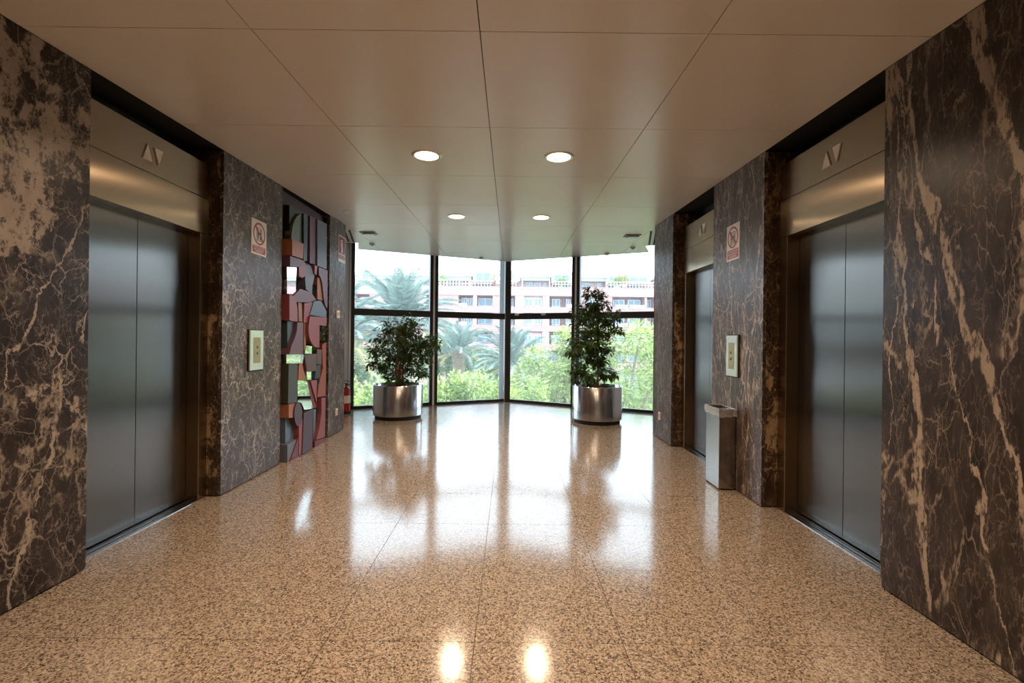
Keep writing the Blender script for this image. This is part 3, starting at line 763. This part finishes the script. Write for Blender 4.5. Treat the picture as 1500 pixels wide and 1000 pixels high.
piece([(440, 423), (456, 428), (463, 439), (452, 443), (434, 442), (430, 433)], 'mauve', -2.525)
piece([(424, 431)] + arc(425, 457, 11, 26, 85, 5, 8) + [(436, 471), (424, 469)], 'pink', -2.52)
piece([(437, 443), (442, 443), (443, 471), (438, 470)], 'tan', -2.56)
piece([(446, 444), (459, 442), (453, 462), (451, 473), (445, 472)], 'pink', -2.545)
piece([(460, 441), (470, 440), (478.5, 456), (478, 465), (454, 461)], 'steelblue', -2.535)
piece([(454, 463), (479, 465), (478, 477), (468, 476), (468, 509), (462, 508)] + arc(464, 482, 12, 26, 250, 160, 6), 'pink', -2.52)
piece([(421, 470), (431, 471), (430, 488), (424, 506), (421, 516)], 'teal', -2.56)
piece([(436, 472), (444, 472), (444, 519), (424, 519), (427, 506), (432, 495), (435, 484)], 'mauve', -2.52)
piece([(445.5, 472), (449, 473), (448, 506), (445.5, 517)], 'tan', -2.56)
piece([(446, 520), (464, 518), (463.5, 543), (450, 544)], 'brown', -2.525)
piece([(464.5, 511), (471.5, 512), (471, 534), (464.5, 533)], 'brown', -2.55)
piece([(463.5, 535), (470, 534), (468.5, 553), (461, 555)], 'slate', -2.55)
piece([(423, 532), (436, 533), (435, 589), (422, 591)], 'olive', -2.52)
piece([(438, 532), (443, 532), (448.5, 556), (437, 558)], 'orange', -2.555)
piece([(472, 505), (478, 501), (477.5, 560), (477, 580), (465, 581), (467, 562), (473, 540)], 'rust', -2.545)
piece([(448, 558), (464, 556), (463.5, 597), (457, 598)], 'red', -2.54)
piece([(455, 557.5), (464.2, 556.5), (463.8, 590)], 'pink', -2.525)
piece([(423, 592), (434, 590), (432, 611), (423, 612)], 'orange', -2.52)
piece(arc(437, 606.5, 5.8, 17.5, 0, 345, 24), 'dmauve', -2.505)
piece([(418, 612), (424, 612), (431, 624), (430, 651), (418, 651)], 'steelblue', -2.57)
piece([(421, 651), (435, 643), (424, 676), (421, 677)], 'bluegrey', -2.525)
piece([(436, 643), (440, 626), (444, 612), (442, 665), (424.5, 677)], 'red', -2.515)
piece([(438, 624), (444.2, 611), (442, 664), (438, 667)], 'pink', -2.51)
piece([(445, 605), (459, 600), (457.5, 655), (443, 666)], 'dmauve', -2.50)
piece([(459.5, 600), (463, 599), (461, 655), (458.5, 656)], 'steelblue', -2.57)
piece([(471, 583), (477, 582), (476, 640), (463.5, 644), (468, 625), (471, 605)], 'pink', -2.53)
piece([(464, 600), (470, 586), (470, 610), (463, 640)], 'slate', -2.58)
piece([(461, 646), (477, 641), (476.5, 647), (461, 656)], 'red', -2.52)

for pts in ([(420.5, 391), (433, 392), (432, 431), (420.5, 430)], [(458, 416), (463.5, 417), (461.5, 438), (457, 436)], [(470, 476), (476.5, 477), (475.5, 502), (469, 498)],
            [(449, 506), (462, 508), (460, 518), (446, 518)], [(419.5, 519), (443, 519), (441, 532), (419.5, 532)], [(449, 544), (461, 544), (459.5, 556), (449.5, 556)],
            [(436, 557), (448, 557.5), (456.5, 598), (445, 600), (441, 590), (436, 588)], [(464.5, 556), (468, 556), (466.5, 567), (464.5, 567)]):
    piece(pts, 'mirror', -2.548)

# ------------------------------------------------------------------ outside
GZ = -9.0
box('ground', (-60, 13, GZ - .3), (70, 130, GZ), P('ground_paving', (.26, .25, .22), .9, vary=.3, scale=1), kind='structure', label='pale garden ground far below the window')
brick = P('pink_brick', (.40, .23, .215), .85, vary=.08, scale=3)
brick2 = P('pale_pink_render', (.46, .32, .31), .85, vary=.05, scale=2)
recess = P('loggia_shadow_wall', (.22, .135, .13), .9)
awn = P('green_roof_edge', (.42, .52, .46), .8)
whitewall = P('white_rail', (.80, .80, .80), .7)
winfr = P('window_frame_white', (.60, .58, .58), .5)
wing = P('house_window_glass', (.16, .25, .33), .15)
plantm = M['tree_mid']
YB = 75.0
bld = empty('apartment_building', (0, YB, GZ)); meta(bld, label='long pink brick apartment building with terraces beyond the trees', cat='building')
bch = lambda o: ch(o, bld)
def bx(name, px0, py0, px1, py1, d0, d1, mat):
    """box on the facade; pixel rectangle at the facade plane, d0..d1 depth (negative = towards us)"""
    k = YB / F
    x0, x1 = (px0 - VPX) * k, (px1 - VPX) * k; z1, z0 = EYE - (py0 - VPY) * k, EYE - (py1 - VPY) * k
    return bch(box(name, (x0, YB + d0, z0), (x1, YB + d1, z1), mat))
def bwin(px0, py0, px1, py1, d=-.05, n=2):
    k = YB / F
    x0, x1 = (px0 - VPX) * k, (px1 - VPX) * k; z1, z0 = EYE - (py0 - VPY) * k, EYE - (py1 - VPY) * k
    t = .12; m = MB()
    m.box((x0, YB + d - .12, z0), (x0 + t, YB + d, z1)); m.box((x1 - t, YB + d - .12, z0), (x1, YB + d, z1))
    m.box((x0 + t, YB + d - .12, z0), (x1 - t, YB + d, z0 + t)); m.box((x0 + t, YB + d - .12, z1 - t), (x1 - t, YB + d, z1))
    if n > 1: m.box(((x0+x1)/2 - .05, YB + d - .12, z0 + t), ((x0+x1)/2 + .05, YB + d, z1 - t))
    w_ = bch(m.build('window', winfr))
    p = box('pane', (x0 + t, YB + d - .05, z0 + t), (x1 - t, YB + d - .02, z1 - t), wing)
    p.parent = w_
# floors: parapet bands and window bands, 27 px pitch
FL = [(432, 458), (459, 485), (486, 512), (513, 539), (540, 566)]
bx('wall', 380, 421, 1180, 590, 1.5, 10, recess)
bx('parapet', 380, 420, 1180, 433, -.3, 1.4, brick)
for (a, b) in FL: bx('parapet', 380, b - 9, 1180, b, -.3, 1.4, brick)
cols_wall = [(380, 400), (424, 452), (478, 520), (541, 566), (590, 624), (640, 671), (692.5, 698), (721, 741), (754, 767), (794, 804), (843, 856), (880, 896), (943.5, 946.5), (958, 972), (990, 1030), (1056, 1090), (1120, 1180)]
for (a, b) in cols_wall:
    bx('pier', a, 432, b, 566, -.2, 1.45, brick2 if (a // 10) % 2 else brick)
wins = [(404, 420), (456, 474), (524, 538), (570, 586), (628, 637), (674, 683), (684, 692), (699, 720), (743, 752), (768, 779), (782, 793), (809, 821), (830, 837), (858, 868), (869, 878), (900, 917), (922, 941), (947.5, 957), (974, 988), (1034, 1052), (1094, 1114)]
for (a, b) in FL:
    for (p, q) in wins:
        onwall = (768 <= p <= 790) or (857 <= p <= 870)
        bwin(p, a + 4, q, a + 16, 1.45 if not onwall else .25)
    bx('wall', 767, a, 794, a + 18, .28, 1.4, brick2); bx('wall', 856, a, 880, a + 18, .28, 1.4, brick2)
for (p, q) in ((900, 918), (921, 943), (830, 838), (672, 684)):
    for (a, b) in FL[:3]: bx('balcony_panel', p, a + 13, q, b - 8, -.42, -.32, whitewall)
# penthouse level, set back
bx('penthouse_wall', 400, 407, 1150, 421, 3.5, 9, brick2)
for (a, b) in ((420, 520), (540, 632), (638, 689), (762, 808), (850, 893), (965, 1030), (1060, 1140)):
    bx('roof_slab', a, 399, b, 403, 1.6, 9, whitewall); bx('roof_edge', a + 1, 403, b - 1, 408, 2.2, 3.4, awn)
    for p in (a + 2, b - 3): bx('post', p, 408, p + 1.4, 420, 1.8, 2.0, whitewall)
for (a, b, y0) in ((690, 722, 394), (808, 841, 396), (741, 758, 395), (890, 914, 397), (920, 957, 398), (520, 540, 396), (1030, 1060, 396)):
    bx('stair_block', a, y0, b, 412, 1.9, 8, brick2); bx('coping', a - .5, y0 - 1, b + .5, y0, 1.8, 8.1, whitewall)
    bwin(a + 4, y0 + 3, b - 5, 410, 1.85)
for (p, q) in ((648, 655), (663, 672), (784, 793), (771, 780), (797, 802), (857, 868), (880, 886), (700, 716), (815, 838), (893, 911), (930, 946), (556, 566), (590, 600), (470, 482)):
    bwin(p, 409.5, q, 419.5, 3.45)
for (p, q) in ((640, 722), (808, 841), (889, 957), (741, 756), (520, 545)):
    k = YB / F; m = MB(); x0, x1 = (p - VPX) * k, (q - VPX) * k; z0 = EYE - (420 - VPY) * k
    for i in range(int((x1 - x0) / .5) + 1): m.box((x0 + .5 * i, YB - .1, z0), (x0 + .5 * i + .06, YB - .04, z0 + .9))
    m.box((x0, YB - .12, z0 + .9), (x1, YB - .02, z0 + 1.0)); m.box((x0, YB - .12, z0 + .45), (x1, YB - .02, z0 + .50))
    bch(m.build('terrace_railing', whitewall))
# potted shrubs on the terraces
def blob_leaves(name, blobs, n, size, mat, parent, rnd, kind='stuff', inner=.55):
    P_, D_ = [], []; tot = sum(b[1] * b[2] for b in blobs)
    for (c, rx, rz) in blobs:
        c = Vector(c)
        for _ in range(int(n * rx * rz / tot)):
            d = Vector((rnd.gauss(0, 1), rnd.gauss(0, 1), rnd.gauss(0, 1))).normalized(); r = rnd.uniform(inner, 1.05)
            lump = 1 + .25 * mnoise.noise(Vector((d.x * 2.5 + c.x, d.y * 2.5, d.z * 2.5 + c.z)))
            P_.append(c + Vector((d.x * rx, d.y * rx, d.z * rz)) * r * lump); D_.append(d)
    me = leaves_mesh(name, P_, D_, size, .15, .55, rnd)
    o = link(name, me, mat, parent); o['kind'] = kind; return o
rnd = random.Random(3)
for i, (px, py, t) in enumerate(((822, 414, 'small shrub on the terrace right of the centre post'), (914, 410, 'yellow-green shrub between two penthouse blocks'), (903, 413, 'low shrub on the terrace left of the gap'), (730, 405, 'shrub on the terrace just left of the centre post'), (646, 412, 'shrub at the left end of the railed terrace'))):
    p = at(px, py + 6, YB + 1.0); e = empty('terrace_shrub', p); meta(e, label=t, cat='shrub')
    MB().lathe([(0, -.55), (.35, -.55), (.42, 0), (0, 0)], 12).build('pot', whitewall, e)
    blob_leaves('foliage', [((0, 0, .7), .9, .8), ((.3, 0, 1.2), .5, .5)], 260, .3, M['tree_bright'], e, rnd)

def out_tree(name, px, py, Y, blobs, n, size, mat, label, seed, group=None):
    """crown centre at a seen point; blobs in metres around it"""
    rnd = random.Random(seed); c = at(px, py, Y)
    e = empty(name, (c.x, Y, GZ)); meta(e, label=label, cat='tree' if name.endswith('tree') else 'shrub', group=group)
    H = c.z - GZ
    bl = [((x, y, H + z), rx, rz) for (x, y, z, rx, rz) in blobs]
    m = MB(); m.tube([(0, 0, 0), (.1, .05, H * .4), (0, 0, H * .75)], [.22, .17, .10], 8)
    for (b, rx, rz) in bl: m.tube([(0, 0, H * .6), Vector(b).lerp(Vector((0, 0, H * .8)), .4), b], [.09, .06, .03], 5)
    m.build('trunk', M['trunk'], e, smooth=True)
    blob_leaves('foliage', bl, n, size, mat, e, rnd, inner=.35)
TG = 'trees outside the window'
def rblobs(rnd, w, h, d, k, r): return [(rnd.uniform(-w, w), rnd.uniform(-d, d), rnd.uniform(-h, h), r * rnd.uniform(.7, 1.2), r * rnd.uniform(.6, 1.0)) for _ in range(k)]
rr = random.Random(9)
out_tree('locust_tree', 915, 545, 19, rblobs(rr, 1.5, 1.5, 1.0, 9, .9) + [(-.8, 0, 1.2, .8, .7), (.6, 0, 1.4, .9, .7), (1.6, 0, -.2, 1, 1)], 9000, .16, M['tree_bright'], 'dense bright green tree behind the right planter', 31)
out_tree('locust_tree', 812, 548, 21, rblobs(rr, 1.1, .9, 1.0, 7, .85) + [(.5, 0, 1.4, .7, .7), (.9, 0, .8, .8, .8), (-1.2, 0, -.3, .9, .8)], 7500, .17, M['tree_bright'], 'bright green tree between the centre post and the right planter', 32)
out_tree('locust_tree', 1000, 535, 22, rblobs(rr, 1.8, 1.6, 1.0, 8, 1.1), 4500, .2, M['tree_bright'], 'green tree hidden behind the right end pier', 33)
out_tree('garden_shrub', 765, 585, 17, rblobs(rr, .9, .4, .6, 6, .6), 3600, .13, M['tree_bright'], 'bright low shrub at the foot of the window right of the centre post', 34)
out_tree('garden_shrub', 668, 580, 17, rblobs(rr, .9, .5, .6, 7, .6), 4200, .13, M['tree_bright'], 'bright green shrub seen low between the left mullion and the centre post', 35)
out_tree('garden_shrub', 712, 590, 18, rblobs(rr, .8, .3, .6, 5, .6), 3000, .13, M['tree_bright'], 'low green shrub just left of the centre post', 36)
out_tree('garden_shrub', 525, 582, 16, rblobs(rr, .8, .5, .6, 7, .6), 4200, .13, M['tree_bright'], 'bright green shrub beside the fire extinguisher', 37)
out_tree('garden_shrub', 600, 590, 17, rblobs(rr, .9, .45, .6, 6, .6), 3600, .13, M['tree_bright'], 'bright green shrub behind the left planter', 38)
out_tree('broad_tree', 655, 510, 33, rblobs(rr, 1.6, 1.2, 1.0, 7, 1.1), 5200, .22, M['tree_mid'], 'darker green tree behind the palms, right of the left mullion', 39)
out_tree('broad_tree', 700, 545, 36, rblobs(rr, 2.6, 1.2, 1.0, 8, 1.3), 5200, .26, M['tree_mid'], 'mid green tree behind the shrubs at the centre post', 40)
out_tree('broad_tree', 560, 560, 34, rblobs(rr, 3.0, 1.5, 1.0, 8, 1.5), 5200, .28, M['tree_mid'], 'dark green tree behind the left planter and palms', 41)
out_tree('broad_tree', 860, 560, 40, rblobs(rr, 5.0, 1.3, 1.0, 10, 1.7), 5200, .32, M['tree_mid'], 'mid green tree row behind the bright trees on the right', 42)

# palms: every frond a part, a few frond meshes shared
def frond_mesh(seed, L=3.6):
    r = random.Random(seed); V, Fc = [], []
    lift, drop = r.uniform(.35, .55), r.uniform(.8, 1.1); N_ = 30
    def pos(t): return Vector((L * t * (1 - .18 * t), 0, L * (lift * t - drop * .42 * t ** 2.2)))
    for i in range(N_):
        t = i / (N_ - 1); p = pos(t); q = pos(min(1, t + .04)); w_ = .035 * (1 - t) + .008
        k = len(V); V += [p + Vector((0, w_, 0)), p - Vector((0, w_, 0)), q - Vector((0, w_ * .9, 0)), q + Vector((0, w_ * .9, 0))]; Fc.append((k, k+1, k+2, k+3))
        if t < .12: continue
        d = (q - p).normalized() if t < .98 else Vector((1, 0, -.6)).normalized()
        for s in (-1, 1):
            for e_ in (0, .5):
                pp = p.lerp(q, e_)
                l_ = .62 * math.sin(math.pi * min(1, .12 + t * .9)) ** .6 * r.uniform(.85, 1.1)
                dv = (d * .75 + Vector((0, s * .75, r.uniform(-.05, .2) - .1 * t))).normalized(); wv = d * .021
                k = len(V); V += [pp - wv, pp + wv, pp + dv * l_ * .6 + wv * .8 + Vector((0, 0, -.02)), pp + dv * l_ + Vector((0, 0, -.14 * l_))]
                Fc.append((k, k+1, k+2)); Fc.append((k, k+2, k+3))
    me = bpy.data.meshes.new('frond'); me.from_pydata([tuple(v) for v in V], [], Fc); return me
FM = [frond_mesh(s) for s in range(5)]
for m_ in FM[:4]: m_.materials.append(M['palm'])
FM[4].materials.append(M['palm_yellow'])
def palm(px, py, Y, n, scale, label, seed):
    r = random.Random(seed); c = at(px, py, Y)
    e = empty('palm_tree', (c.x, Y, GZ)); meta(e, label=label, cat='tree')
    H = c.z - GZ; m = MB(); zs = [0] + [H * i / 14 for i in range(1, 15)]
    m.tube([(0, 0, z) for z in zs], [.34 + .03 * (i % 2) for i in range(15)], 12); m.tube([(0, 0, H - .5), (0, 0, H), (0, 0, H + .35)], [.36, .48, .2], 12)
    m.build('trunk', M['trunk'], e, smooth=True)
    for i in range(n):
        fm = FM[r.randrange(4)] if i < n - 3 else FM[4]
        o = bpy.data.objects.new('frond', fm); C.objects.link(o); o.parent = e
        el = (1 - (i / n)) * 100 - 32 + r.uniform(-8, 8)
        az = i * 137.5 + r.uniform(-10, 10)
        o.matrix_local = Matrix.Translation((0, 0, H + .15)) @ Matrix.Rotation(R(az), 4, 'Z') @ Matrix.Rotation(R(-el), 4, 'Y') @ Matrix.Rotation(R(r.uniform(-25, 25)), 4, 'X') @ Matrix.Scale(scale * r.uniform(.85, 1.1), 4)
palm(588, 482, 25, 60, 1.15, 'large pale palm behind the bushy ficus, fronds rising above the transom', 51)
palm(500, 500, 22, 40, .95, 'palm with drooping fronds at the far left of the window', 52)
palm(672, 520, 29, 36, .8, 'palm with arching fronds right of the left mullion', 53)
palm(752, 540, 25, 46, .82, 'palm with spiky fronds behind the centre post', 54)
